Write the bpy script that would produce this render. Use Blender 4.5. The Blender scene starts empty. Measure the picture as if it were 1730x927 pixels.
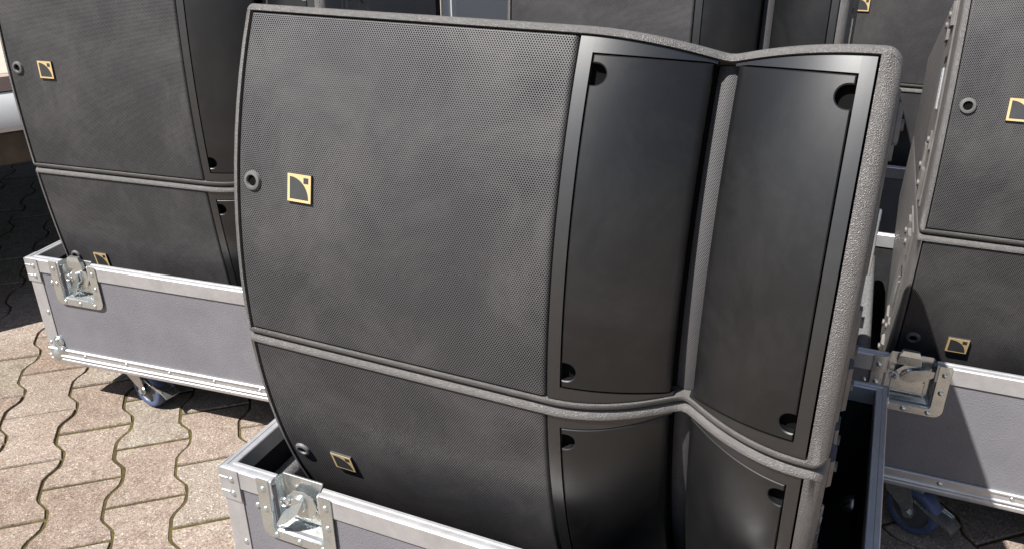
import bpy, bmesh, math, random
from mathutils import Vector, Matrix
from mathutils.geometry import delaunay_2d_cdt
random.seed(7)
pi = math.pi
S = bpy.context.scene
C = S.collection

# ------------------------------------------------------------------ camera, sky, sun, exposure
GZ = 0.595                                   # height of the joint between the two speakers above the paving
cam_d = bpy.data.cameras.new('camera'); cam = bpy.data.objects.new('camera', cam_d); C.objects.link(cam)
F_PX, YAW, PITCH, ROLL = 1428.9, -0.4089, 0.4494, -0.0073
cam_d.sensor_width = 36.0; cam_d.lens = 36.0 * F_PX / 1730.0
cam_d.clip_start = 0.02; cam_d.clip_end = 800
_f = Vector((math.sin(YAW)*math.cos(PITCH), math.cos(YAW)*math.cos(PITCH), -math.sin(PITCH)))
_r = Vector((math.cos(YAW), -math.sin(YAW), 0)); _u = _r.cross(_f)
_r2 = _r*math.cos(ROLL) + _u*math.sin(ROLL); _u2 = _u*math.cos(ROLL) - _r*math.sin(ROLL)
CAM = Vector((0.727, -0.7728, 0.566 + GZ))
m = Matrix((( _r2.x, _u2.x, -_f.x, CAM.x), (_r2.y, _u2.y, -_f.y, CAM.y), (_r2.z, _u2.z, -_f.z, CAM.z), (0, 0, 0, 1)))
cam.matrix_world = m
S.camera = cam

SUN = Vector((-0.303, -0.470, 0.829)).normalized()
world = bpy.data.worlds.new('World'); S.world = world; world.use_nodes = True
wn = world.node_tree
sky = wn.nodes.new('ShaderNodeTexSky'); sky.sky_type = 'NISHITA'; sky.sun_disc = False
sky.sun_elevation = math.asin(SUN.z); sky.sun_rotation = math.atan2(SUN.x, SUN.y)
sky.air_density = 1.0; sky.dust_density = 1.2
bg = wn.nodes['Background']; bg.inputs[1].default_value = 0.05
wn.links.new(sky.outputs[0], bg.inputs[0])
sd = bpy.data.lights.new('sun', 'SUN'); sd.energy = 5.0; sd.angle = math.radians(0.53); sd.color = (1.0, 0.97, 0.93)
so = bpy.data.objects.new('sun', sd); C.objects.link(so); so.rotation_euler = SUN.to_track_quat('Z', 'Y').to_euler(); so.location = (-4, -6, 11)
S.view_settings.view_transform = 'Standard'; S.view_settings.look = 'None'
S.view_settings.exposure = 1.25; S.view_settings.gamma = 1.0
try: S.view_settings.use_curve_mapping = False
except Exception: pass
S.render.engine = 'CYCLES'
S.render.resolution_x = 1024; S.render.resolution_y = 548

# ------------------------------------------------------------------ materials
def new_mat(name):
    mt = bpy.data.materials.new(name); mt.use_nodes = True
    return mt, mt.node_tree, mt.node_tree.nodes['Principled BSDF']
def N(t, typ, **kw):
    n = t.nodes.new(typ)
    for k, v in kw.items(): setattr(n, k, v)
    return n
def ramp(t, fac, stops):
    r = N(t, 'ShaderNodeValToRGB'); e = r.color_ramp.elements
    while len(e) < len(stops): e.new(0.5)
    for el, (p, c) in zip(e, stops):
        el.position = p; el.color = (c[0], c[1], c[2], 1)
    t.links.new(fac, r.inputs[0]); return r
def noise(t, scale, detail=4, rough=0.55, vec=None, dist=0.0):
    n = N(t, 'ShaderNodeTexNoise'); n.inputs['Scale'].default_value = scale; n.inputs['Detail'].default_value = detail
    n.inputs['Roughness'].default_value = rough; n.inputs['Distortion'].default_value = dist
    if vec is not None: t.links.new(vec, n.inputs['Vector'])
    return n
def bump(t, b, h, strength, dist, prev=None):
    n = N(t, 'ShaderNodeBump'); n.inputs['Strength'].default_value = strength; n.inputs['Distance'].default_value = dist
    t.links.new(h, n.inputs['Height'])
    if prev is not None: t.links.new(prev.outputs[0], n.inputs['Normal'])
    t.links.new(n.outputs[0], b.inputs['Normal']); return n
def objvec(t): return N(t, 'ShaderNodeTexCoord').outputs['Object']
def mixc(t, fac, a, b, mode='MIX'):
    n = N(t, 'ShaderNodeMix', data_type='RGBA', blend_type=mode)
    for i, x in ((0, fac), (6, a), (7, b)):
        if hasattr(x, 'is_linked'): t.links.new(x, n.inputs[i])
        elif isinstance(x, (int, float)): n.inputs[i].default_value = x
        else: n.inputs[i].default_value = (x[0], x[1], x[2], 1)
    return n.outputs[2]

def M_coat():
    mt, t, b = new_mat('textured_coating'); v = objvec(t)
    c = noise(t, 60, 3, 0.6, v); r = ramp(t, c.outputs[0], [(0.3, (0.060, 0.056, 0.054)), (0.7, (0.090, 0.085, 0.082))])
    big = noise(t, 5, 3, 0.6, v)
    t.links.new(mixc(t, big.outputs[0], r.outputs[0], (0.092, 0.086, 0.082)), b.inputs['Base Color'])
    b.inputs['Roughness'].default_value = 0.43; b.inputs['Specular IOR Level'].default_value = 0.6
    vo = N(t, 'ShaderNodeTexVoronoi', feature='SMOOTH_F1'); vo.inputs['Scale'].default_value = 1050
    vo.inputs['Smoothness'].default_value = 0.6; t.links.new(v, vo.inputs['Vector'])
    n2 = noise(t, 420, 3, 0.6, v)
    p = bump(t, b, vo.outputs['Distance'], 0.75, 0.0016)
    bump(t, b, n2.outputs[0], 0.45, 0.0011, p)
    return mt
def M_grille(name='perforated_steel', px=0.0031, py=0.00240, rad=0.00095, gain=0.74):
    mt, t, b = new_mat(name)
    uv = N(t, 'ShaderNodeTexCoord').outputs['UV']
    def cell(off):
        a = N(t, 'ShaderNodeVectorMath', operation='MULTIPLY_ADD'); t.links.new(uv, a.inputs[0])
        a.inputs[1].default_value = (1/px, 1/(2*py), 0); a.inputs[2].default_value = (off, off, 0)
        fr = N(t, 'ShaderNodeVectorMath', operation='FRACTION'); t.links.new(a.outputs[0], fr.inputs[0])
        s = N(t, 'ShaderNodeVectorMath', operation='SUBTRACT'); t.links.new(fr.outputs[0], s.inputs[0]); s.inputs[1].default_value = (0.5, 0.5, 0)
        mu = N(t, 'ShaderNodeVectorMath', operation='MULTIPLY'); t.links.new(s.outputs[0], mu.inputs[0]); mu.inputs[1].default_value = (px, 2*py, 0)
        ln = N(t, 'ShaderNodeVectorMath', operation='LENGTH'); t.links.new(mu.outputs[0], ln.inputs[0])
        return ln.outputs['Value']
    mn = N(t, 'ShaderNodeMath', operation='MINIMUM'); t.links.new(cell(0.0), mn.inputs[0]); t.links.new(cell(0.5), mn.inputs[1])
    mr = N(t, 'ShaderNodeMapRange', interpolation_type='SMOOTHSTEP'); t.links.new(mn.outputs[0], mr.inputs['Value'])
    mr.inputs['From Min'].default_value = rad - 0.00022; mr.inputs['From Max'].default_value = rad + 0.00028
    h = mr.outputs[0]
    v = objvec(t); dirt = noise(t, 14, 7, 0.75, v); fine = noise(t, 700, 2, 0.5, v)
    r = ramp(t, dirt.outputs[0], [(0.3, tuple(gain*c for c in (0.040, 0.038, 0.042))), (0.7, tuple(gain*c for c in (0.084, 0.080, 0.084)))])
    r2 = mixc(t, fine.outputs[0], r.outputs[0], tuple(gain*c for c in (0.090, 0.086, 0.088)))
    du = N(t, 'ShaderNodeTexVoronoi'); du.inputs['Scale'].default_value = 240; t.links.new(v, du.inputs['Vector'])
    ds = N(t, 'ShaderNodeMapRange'); t.links.new(du.outputs['Distance'], ds.inputs[0]); ds.inputs[1].default_value = 0.13; ds.inputs[2].default_value = 0.06
    pick = ramp(t, du.outputs['Color'], [(0.90, (0, 0, 0)), (0.94, (1, 1, 1))])
    dm = N(t, 'ShaderNodeMath', operation='MULTIPLY'); t.links.new(ds.outputs[0], dm.inputs[0]); t.links.new(pick.outputs[0], dm.inputs[1])
    holes = mixc(t, h, (0.003, 0.003, 0.0035), r2)
    t.links.new(mixc(t, dm.outputs[0], holes, (0.22, 0.215, 0.21)), b.inputs['Base Color'])
    ro = N(t, 'ShaderNodeMapRange'); t.links.new(h, ro.inputs[0]); ro.inputs[3].default_value = 0.95; ro.inputs[4].default_value = 0.52
    t.links.new(ro.outputs[0], b.inputs['Roughness'])
    sp = N(t, 'ShaderNodeMapRange'); t.links.new(h, sp.inputs[0]); sp.inputs[3].default_value = 0.0; sp.inputs[4].default_value = 0.45
    t.links.new(sp.outputs[0], b.inputs['Specular IOR Level'])
    p = bump(t, b, h, 0.5, 0.0008)
    bump(t, b, fine.outputs[0], 0.25, 0.0004, p)
    return mt
def M_plain(name, col, rough=0.5, metal=0.0, spec=0.5, var=0.15, nscale=30, bmp=0.0, bscale=400, rvar=0.08):
    mt, t, b = new_mat(name); v = objvec(t)
    n = noise(t, nscale, 5, 0.6, v)
    lo = tuple(c*(1-var) for c in col); hi = tuple(min(1, c*(1+var)) for c in col)
    r = ramp(t, n.outputs[0], [(0.3, lo), (0.7, hi)]); t.links.new(r.outputs[0], b.inputs['Base Color'])
    n2 = noise(t, nscale*2.7, 4, 0.6, v)
    mr = N(t, 'ShaderNodeMapRange'); t.links.new(n2.outputs[0], mr.inputs[0]); mr.inputs[1].default_value = 0.3; mr.inputs[2].default_value = 0.7
    mr.inputs[3].default_value = max(0.03, rough-rvar); mr.inputs[4].default_value = min(1, rough+rvar)
    t.links.new(mr.outputs[0], b.inputs['Roughness'])
    b.inputs['Metallic'].default_value = metal; b.inputs['Specular IOR Level'].default_value = spec
    if bmp:
        n3 = noise(t, bscale, 3, 0.6, v); bump(t, b, n3.outputs[0], bmp, 0.001)
    return mt
def wear(mt, dust, dust_col, scr, scr_col, rscale=1.0):
    t = mt.node_tree; b = t.nodes['Principled BSDF']; v = objvec(t)
    src = b.inputs['Base Color'].links[0].from_socket
    d1 = noise(t, 6, 8, 0.75, v, 0.5); dr = ramp(t, d1.outputs[0], [(0.46, (0, 0, 0)), (0.78, (dust, dust, dust))])
    c = mixc(t, dr.outputs[0], src, dust_col)
    tot = None
    for rot, sc, th in (((0.4, 0.2, 0.5), (3, 3, 90), 0.735), ((-0.7, 0.9, 0.1), (80, 4, 3), 0.745), ((0.1, 0.4, -0.8), (4, 60, 5), 0.75)):
        mp = N(t, 'ShaderNodeMapping'); mp.inputs['Scale'].default_value = sc; mp.inputs['Rotation'].default_value = rot; t.links.new(v, mp.inputs[0])
        n = noise(t, 4*rscale, 6, 0.7, mp.outputs[0], 0.2); r = ramp(t, n.outputs[0], [(th-.03, (0, 0, 0)), (th+.02, (scr, scr, scr))])
        c = mixc(t, r.outputs[0], c, scr_col)
    t.links.new(c, b.inputs['Base Color'])
    return mt
def M_laminate():
    mt, t, b = new_mat('grey_laminate'); v = objvec(t)
    n = noise(t, 7, 6, 0.65, v); r = ramp(t, n.outputs[0], [(0.3, (0.116, 0.114, 0.126)), (0.72, (0.152, 0.149, 0.162))])
    mp = N(t, 'ShaderNodeMapping'); mp.inputs['Scale'].default_value = (2, 2, 14); mp.inputs['Rotation'].default_value = (0.3, 0.5, 0.2); t.links.new(v, mp.inputs[0])
    sc = noise(t, 9, 8, 0.75, mp.outputs[0], 0.6); sr = ramp(t, sc.outputs[0], [(0.66, (0, 0, 0)), (0.70, (1, 1, 1))])
    scf = N(t, 'ShaderNodeMath', operation='MULTIPLY'); t.links.new(sr.outputs[0], scf.inputs[0]); scf.inputs[1].default_value = 0.40
    t.links.new(mixc(t, scf.outputs[0], r.outputs[0], (0.25, 0.24, 0.25)), b.inputs['Base Color'])
    b.inputs['Roughness'].default_value = 0.42
    vo = N(t, 'ShaderNodeTexVoronoi', feature='DISTANCE_TO_EDGE'); vo.inputs['Scale'].default_value = 240; t.links.new(v, vo.inputs['Vector'])
    bump(t, b, vo.outputs['Distance'], 0.6, 0.0012)
    return mt
def M_alu():
    mt, t, b = new_mat('aluminium'); v = objvec(t)
    n = noise(t, 14, 6, 0.7, v); r = ramp(t, n.outputs[0], [(0.25, (0.42, 0.42, 0.43)), (0.75, (0.58, 0.58, 0.59))])
    t.links.new(r.outputs[0], b.inputs['Base Color']); b.inputs['Metallic'].default_value = 0.72
    n2 = noise(t, 60, 5, 0.7, v); mr = N(t, 'ShaderNodeMapRange'); t.links.new(n2.outputs[0], mr.inputs[0])
    mr.inputs[3].default_value = 0.30; mr.inputs[4].default_value = 0.58; t.links.new(mr.outputs[0], b.inputs['Roughness'])
    n3 = noise(t, 260, 3, 0.6, v); bump(t, b, n3.outputs[0], 0.12, 0.0006)
    return mt
def M_zinc():
    mt, t, b = new_mat('zinc_plate'); v = objvec(t)
    n = noise(t, 26, 5, 0.6, v, 0.4)
    r = ramp(t, n.outputs[0], [(0.25, (0.42, 0.50, 0.52)), (0.5, (0.60, 0.62, 0.60)), (0.78, (0.53, 0.58, 0.63))])
    t.links.new(r.outputs[0], b.inputs['Base Color']); b.inputs['Metallic'].default_value = 0.9
    n2 = noise(t, 45, 4, 0.6, v); mr = N(t, 'ShaderNodeMapRange'); t.links.new(n2.outputs[0], mr.inputs[0])
    mr.inputs[3].default_value = 0.14; mr.inputs[4].default_value = 0.36; t.links.new(mr.outputs[0], b.inputs['Roughness'])
    n3 = noise(t, 38, 2, 0.5, v); bump(t, b, n3.outputs[0], 0.10, 0.003)
    return mt
def M_paver():
    mt, t, b = new_mat('paver_concrete'); v = objvec(t)
    oi = N(t, 'ShaderNodeObjectInfo')
    geo = N(t, 'ShaderNodeNewGeometry').outputs['Position']
    g1 = noise(t, 240, 4, 0.85, geo); g2 = noise(t, 26, 6, 0.7, geo); g3 = noise(t, 2.2, 4, 0.6, geo)
    r = ramp(t, g2.outputs[0], [(0.28, (0.205, 0.160, 0.138)), (0.5, (0.282, 0.232, 0.196)), (0.75, (0.320, 0.280, 0.236))])
    r1 = ramp(t, g1.outputs[0], [(0.34, (0.16, 0.145, 0.135)), (0.54, (0.92, 0.92, 0.92)), (0.70, (1, 1, 1))])
    r1.color_ramp.elements[2].color = (1, 1, 1, 1)
    c = mixc(t, 0.85, r.outputs[0], r1.outputs[0], 'MULTIPLY')
    vo = N(t, 'ShaderNodeTexVoronoi'); vo.inputs['Scale'].default_value = 300; t.links.new(geo, vo.inputs['Vector'])
    sp = ramp(t, vo.outputs['Color'], [(0.76, (0, 0, 0)), (0.86, (1, 1, 1))])
    c = mixc(t, sp.outputs[0], c, (0.355, 0.32, 0.27))
    sp2 = ramp(t, vo.outputs['Color'], [(0.10, (1, 1, 1)), (0.18, (0, 0, 0))])
    c = mixc(t, sp2.outputs[0], c, (0.13, 0.107, 0.09))
    tint = ramp(t, oi.outputs['Random'], [(0.0, (0.84, 0.79, 0.76)), (0.35, (1, 0.97, 0.95)), (0.7, (1, 1, 1)), (1.0, (0.88, 0.91, 0.88))])
    c = mixc(t, 1.0, c, tint.outputs[0], 'MULTIPLY')
    st = ramp(t, g3.outputs[0], [(0.35, (0.80, 0.76, 0.72)), (0.6, (1, 1, 1))])
    c = mixc(t, 1.0, c, st.outputs[0], 'MULTIPLY')
    # chips of pale efflorescence
    ch = noise(t, 17, 3, 0.5, geo); chr_ = ramp(t, ch.outputs[0], [(0.755, (0, 0, 0)), (0.785, (0.8, 0.8, 0.8))])
    c = mixc(t, chr_.outputs[0], c, (0.40, 0.38, 0.345))
    t.links.new(c, b.inputs['Base Color']); b.inputs['Roughness'].default_value = 0.92; b.inputs['Specular IOR Level'].default_value = 0.2
    p = bump(t, b, g1.outputs[0], 0.7, 0.002); bump(t, b, vo.outputs['Distance'], 0.5, 0.002, p)
    return mt
def M_ground():
    mt, t, b = new_mat('mossy_joint_soil')
    geo = N(t, 'ShaderNodeNewGeometry').outputs['Position']
    g = noise(t, 55, 6, 0.7, geo); g2 = noise(t, 4, 4, 0.6, geo)
    r = ramp(t, g.outputs[0], [(0.3, (0.022, 0.015, 0.003)), (0.52, (0.056, 0.042, 0.006)), (0.72, (0.105, 0.088, 0.014))])
    r2 = ramp(t, g2.outputs[0], [(0.3, (0.55, 0.5, 0.45)), (0.65, (1, 1, 1))])
    c = mixc(t, 1.0, r.outputs[0], r2.outputs[0], 'MULTIPLY')
    ln = N(t, 'ShaderNodeVectorMath', operation='LENGTH'); t.links.new(geo, ln.inputs[0])
    mr = N(t, 'ShaderNodeMapRange'); t.links.new(ln.outputs['Value'], mr.inputs[0]); mr.inputs[1].default_value = 5.5; mr.inputs[2].default_value = 6.5
    t.links.new(mixc(t, mr.outputs[0], c, (0.235, 0.195, 0.16)), b.inputs['Base Color'])
    b.inputs['Roughness'].default_value = 0.95; bump(t, b, g.outputs[0], 0.8, 0.006)
    return mt
MAT = dict(
    coat=M_coat(), grille=M_grille(), screen=M_grille('fine_screen', 0.0021, 0.0016, 0.00062, 1.1),
    fin=M_plain('satin_black_plastic', (0.0025, 0.0025, 0.003), 0.43, 0, 0.55, 0.10, 3, 0.03, 900, 0.012),
    frame=M_plain('black_frame_plastic', (0.0035, 0.0035, 0.004), 0.44, 0, 0.95, 0.10, 3, 0.04, 900, 0.012),
    recess=M_plain('matt_black', (0.004, 0.004, 0.004), 0.9, 0, 0.05, 0.2),
    gold=M_plain('gold_print', (0.47, 0.335, 0.16), 0.55, 0.0, 0.5, 0.06),
    badge=M_plain('badge_dark', (0.034, 0.034, 0.036), 0.45, 0, 0.5, 0.1),
    ring=M_plain('grey_rubber', (0.085, 0.083, 0.083), 0.55, 0, 0.4, 0.15),
    rig=M_plain('rigging_steel_black', (0.105, 0.096, 0.090), 0.45, 0.0, 0.5, 0.25, 40, 0.1, 300),
    rod=M_plain('bright_steel', (0.62, 0.61, 0.59), 0.28, 0.9, 0.5, 0.1),
    lam=M_laminate(), alu=M_alu(), zinc=M_zinc(),
    lining=M_plain('black_lining', (0.014, 0.014, 0.016), 0.75, 0, 0.3, 0.25, 60, 0.2, 500),
    carpet=M_plain('grey_carpet', (0.10, 0.10, 0.10), 0.98, 0, 0.1, 0.55, 320, 1.0, 500),
    foam=M_plain('black_foam', (0.018, 0.018, 0.02), 0.95, 0, 0.1, 0.3, 200, 0.8, 400),
    blue=M_plain('blue_rubber', (0.052, 0.072, 0.145), 0.55, 0, 0.4, 0.18, 40),
    hub=M_plain('wheel_core', (0.055, 0.058, 0.065), 0.5, 0, 0.5, 0.2),
    paver=M_paver(), ground=M_ground(),
    truckw=M_plain('truck_panel_white', (0.42, 0.42, 0.42), 0.35, 0, 0.5, 0.05, 3),
    trucka=M_plain('truck_rail_grey', (0.50, 0.51, 0.52), 0.45, 0.1, 0.5, 0.08, 8),
    truckb=M_plain('chassis_dirty', (0.075, 0.058, 0.04), 0.85, 0, 0.3, 0.45, 9),
    truckp=M_plain('truck_stripe', (0.30, 0.23, 0.20), 0.5, 0, 0.5, 0.1, 6),
    deckw=M_plain('deck_plywood', (0.32, 0.28, 0.235), 0.7, 0, 0.3, 0.15, 6),
    tyre=M_plain('tyre_rubber', (0.018, 0.018, 0.019), 0.85, 0, 0.3, 0.25),
    dark=M_plain('dark_underbody_and_opening', (0.012, 0.012, 0.012), 0.9, 0, 0.2, 0.3),
)

wear(MAT['fin'], 0.35, (0.030, 0.029, 0.029), 0.5, (0.06, 0.06, 0.06))
wear(MAT['frame'], 0.30, (0.030, 0.029, 0.028), 0.5, (0.06, 0.06, 0.06))
wear(MAT['grille'], 0.40, (0.115, 0.108, 0.104), 0.45, (0.15, 0.145, 0.14), 0.7)
wear(MAT['coat'], 0.35, (0.125, 0.114, 0.105), 0.35, (0.17, 0.165, 0.16))
wear(MAT['lam'], 0.30, (0.20, 0.195, 0.195), 0.55, (0.27, 0.265, 0.27))
wear(MAT['alu'], 0.55, (0.30, 0.29, 0.28), 0.6, (0.16, 0.155, 0.15))
wear(MAT['zinc'], 0.45, (0.36, 0.37, 0.36), 0.4, (0.22, 0.22, 0.21))

# ------------------------------------------------------------------ mesh helpers
class MB:
    def __init__(s): s.v = []; s.f = []; s.uv = None
    def add(s, vs, fs):
        o = len(s.v); s.v += [tuple(v) for v in vs]; s.f += [tuple(i+o for i in f) for f in fs]; return s
    def box(s, x0, x1, y0, y1, z0, z1, bev=0.0, seg=1):
        bm = bmesh.new(); bmesh.ops.create_cube(bm, size=1)
        for v in bm.verts: v.co = Vector((x0+(v.co.x+.5)*(x1-x0), y0+(v.co.y+.5)*(y1-y0), z0+(v.co.z+.5)*(z1-z0)))
        if bev: bmesh.ops.bevel(bm, geom=list(bm.edges), offset=bev, segments=seg, affect='EDGES', profile=0.5)
        return s.bm(bm)
    def bm(s, bm, mat=None):
        bm.verts.index_update()
        s.add([(mat @ v.co) if mat else v.co for v in bm.verts], [[v.index for v in f.verts] for f in bm.faces]); bm.free(); return s
    def prism(s, poly, fn, a, b):
        n = len(poly)
        s.add([fn(x, y, a) for x, y in poly] + [fn(x, y, b) for x, y in poly],
              [list(range(n))[::-1], [n+i for i in range(n)]] + [[i, (i+1) % n, n+(i+1) % n, n+i] for i in range(n)])
        return s
    def lathe(s, prof, seg, mat=Matrix(), closed=False):
        vs = []; fs = []; n = len(prof)
        for k in range(seg):
            a = 2*pi*k/seg
            for r, z in prof: vs.append(mat @ Vector((r*math.cos(a), r*math.sin(a), z)))
        for k in range(seg):
            for i in range(n-1 if not closed else n):
                a, b = k*n+i, k*n+(i+1) % n; c, d = ((k+1) % seg)*n+(i+1) % n, ((k+1) % seg)*n+i
                fs.append((a, d, c, b))
        if not closed:
            fs.append([k*n for k in range(seg)]); fs.append([k*n+n-1 for k in range(seg)][::-1])
        return s.add(vs, fs)
    def tube(s, pts, r, seg=8):
        pts = [Vector(p) for p in pts]; vs = []; fs = []
        for i, p in enumerate(pts):
            d = (pts[min(i+1, len(pts)-1)] - pts[max(i-1, 0)]).normalized()
            a = d.orthogonal().normalized() if i == 0 else (a0 - d*a0.dot(d)).normalized()
            a0 = a; b = d.cross(a)
            for k in range(seg): vs.append(p + (a*math.cos(2*pi*k/seg) + b*math.sin(2*pi*k/seg))*r)
        for i in range(len(pts)-1):
            for k in range(seg): fs.append((i*seg+k, i*seg+(k+1) % seg, (i+1)*seg+(k+1) % seg, (i+1)*seg+k))
        fs += [list(range(seg))[::-1], [(len(pts)-1)*seg+k for k in range(seg)]]
        return s.add(vs, fs)
    def mesh(s, name, mat, angle=35, normals=True):
        me = bpy.data.meshes.new(name); me.from_pydata(s.v, [], s.f); me.validate()
        if s.uv is not None:
            l = me.uv_layers.new(name='UVMap')
            for lp in me.loops: l.data[lp.index].uv = s.uv[lp.vertex_index]
        if normals:
            bm = bmesh.new(); bm.from_mesh(me); bmesh.ops.recalc_face_normals(bm, faces=bm.faces); bm.to_mesh(me); bm.free()
        me.polygons.foreach_set('use_smooth', [True]*len(me.polygons)); me.set_sharp_from_angle(angle=math.radians(angle))
        me.materials.append(MAT[mat]); me.update(); return me
def link(name, me, parent=None, loc=None):
    o = bpy.data.objects.new(name, me); C.objects.link(o)
    if parent is not None: o.parent = parent
    if loc is not None: o.location = loc
    return o
def thing(name, label, cat, group=None, M=None):
    o = bpy.data.objects.new(name, None); o.empty_display_size = 0.1; C.objects.link(o)
    o['label'] = label; o['category'] = cat
    if group: o['group'] = group
    if M is not None: o.matrix_world = M
    return o
def copy_tree(o, parent=None):
    c = o.copy(); C.objects.link(c); c.parent = parent
    for ch in list(o.children): copy_tree(ch, c)
    return c
def struct(o): o['kind'] = 'structure'; return o

# ------------------------------------------------------------------ ground and paving
g = MB().add([(-150, -150, -0.0125), (150, -150, -0.0125), (150, 150, -0.0125), (-150, 150, -0.0125)], [(0, 1, 2, 3)])
ground = struct(link('ground', g.mesh('ground', 'ground')))
T, WC = 0.2003, 0.1330
et = Vector((math.cos(math.radians(-50)), math.sin(math.radians(-50)), 0)); en = Vector((math.cos(math.radians(40)), math.sin(math.radians(40)), 0))
A0 = Vector((-1.011, 0.450, 0))
def wave(t):
    t = (t % T)
    kp = [(0, 0), (.0725, 0), (.108, .0256), (.164, .0256), (T, 0)]
    for (a, x), (b, y) in zip(kp, kp[1:]):
        if t <= b: return x + (y-x)*(t-a)/(b-a)
    return 0
def wave_s(t): return sum(wave(t+d) for d in (-.008, -.004, 0, .004, .008))/5
J0 = 0.037
ts = [J0+.0036, .064, .0745, .0905, .106, .117, .139, .158, .169, .182, .195, .207, J0+T-.0036]
gap = 0.0028
left_b = [(wave_s(t)+gap, t) for t in ts]; right_b = [(WC+wave_s(t+T/2)-gap, t) for t in ts]
outl = right_b + left_b[::-1]
def paver_verts(k=1.0, z=0.0):
    cx = sum(p[0] for p in outl)/len(outl); cy = sum(p[1] for p in outl)/len(outl)
    return cx, cy
pcx, pcy = paver_verts()
def paver_mb(mb, loc, rz=0.0):
    n = len(outl); vs = []; ca, sa = math.cos(rz), math.sin(rz)
    for ins, z in ((0.0018, 0.0), (0.0, -0.0022), (0.0, -0.013)):
        for i, (a, b) in enumerate(outl):
            pa, pb = Vector(outl[i-1]), Vector(outl[(i+1) % n]); d = (pb-pa).normalized(); nn = Vector((-d.y, d.x))
            q = Vector((a, b)) + nn*ins - Vector((pcx, pcy))
            p = en*q.x + et*q.y
            vs.append(Vector((p.x*ca-p.y*sa, p.x*sa+p.y*ca, z)) + loc)
    fs = [list(range(n))]
    for r in range(2): fs += [[r*n+i, r*n+(i+1) % n, (r+1)*n+(i+1) % n, (r+1)*n+i] for i in range(n)]
    mb.add(vs, fs)
pm = MB(); paver_mb(pm, Vector((0, 0, 0))); paver_me = pm.mesh('paver', 'paver', 40)
paving = MB().add([(-5.9, -5.9, -0.0034), (5.9, -5.9, -0.0034), (5.9, 5.9, -0.0034), (-5.9, 5.9, -0.0034)], [(0, 1, 2, 3)])
pavement = struct(link('pavement', paving.mesh('pavement', 'ground')))
def to_px(P):
    d = P - CAM; z = d.dot(_f)
    if z < 0.05: return None
    return 865+F_PX*d.dot(_r2)/z, 463.5-F_PX*d.dot(_u2)/z
near, rest = [], MB()
for j in range(-40, 41):
    for k in range(-40, 41):
        t0 = -j*T/2 + k*T
        P = A0 + en*(j*WC+pcx) + et*(t0+pcy)
        if max(abs(P.x), abs(P.y)) > 5.6: continue
        q = to_px(P); vis = False
        if q:
            x, y = q
            vis = (-140 < x < 560 and 400 < y < 1030) or (1380 < x < 1900 and 780 < y < 1040)
        near.append((0 if vis else 1, (P-CAM).length, P))
near.sort(key=lambda a: (a[0], a[1]))
for i, (vv, d, P) in enumerate(near):
    rz = random.uniform(-.008, .008); loc = Vector((P.x+random.uniform(-.0006, .0006), P.y+random.uniform(-.0006, .0006), random.uniform(-.0022, .0016)))
    if i < 300 and vv == 0:
        o = link('paver', paver_me, pavement, loc); o.rotation_euler = (random.uniform(-.006, .006), random.uniform(-.006, .006), rz)
    else: paver_mb(rest, loc, rz)
ro = link('far_pavers', rest.mesh('far_pavers', 'paver', 40, False), pavement); ro['kind'] = 'stuff'

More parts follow.
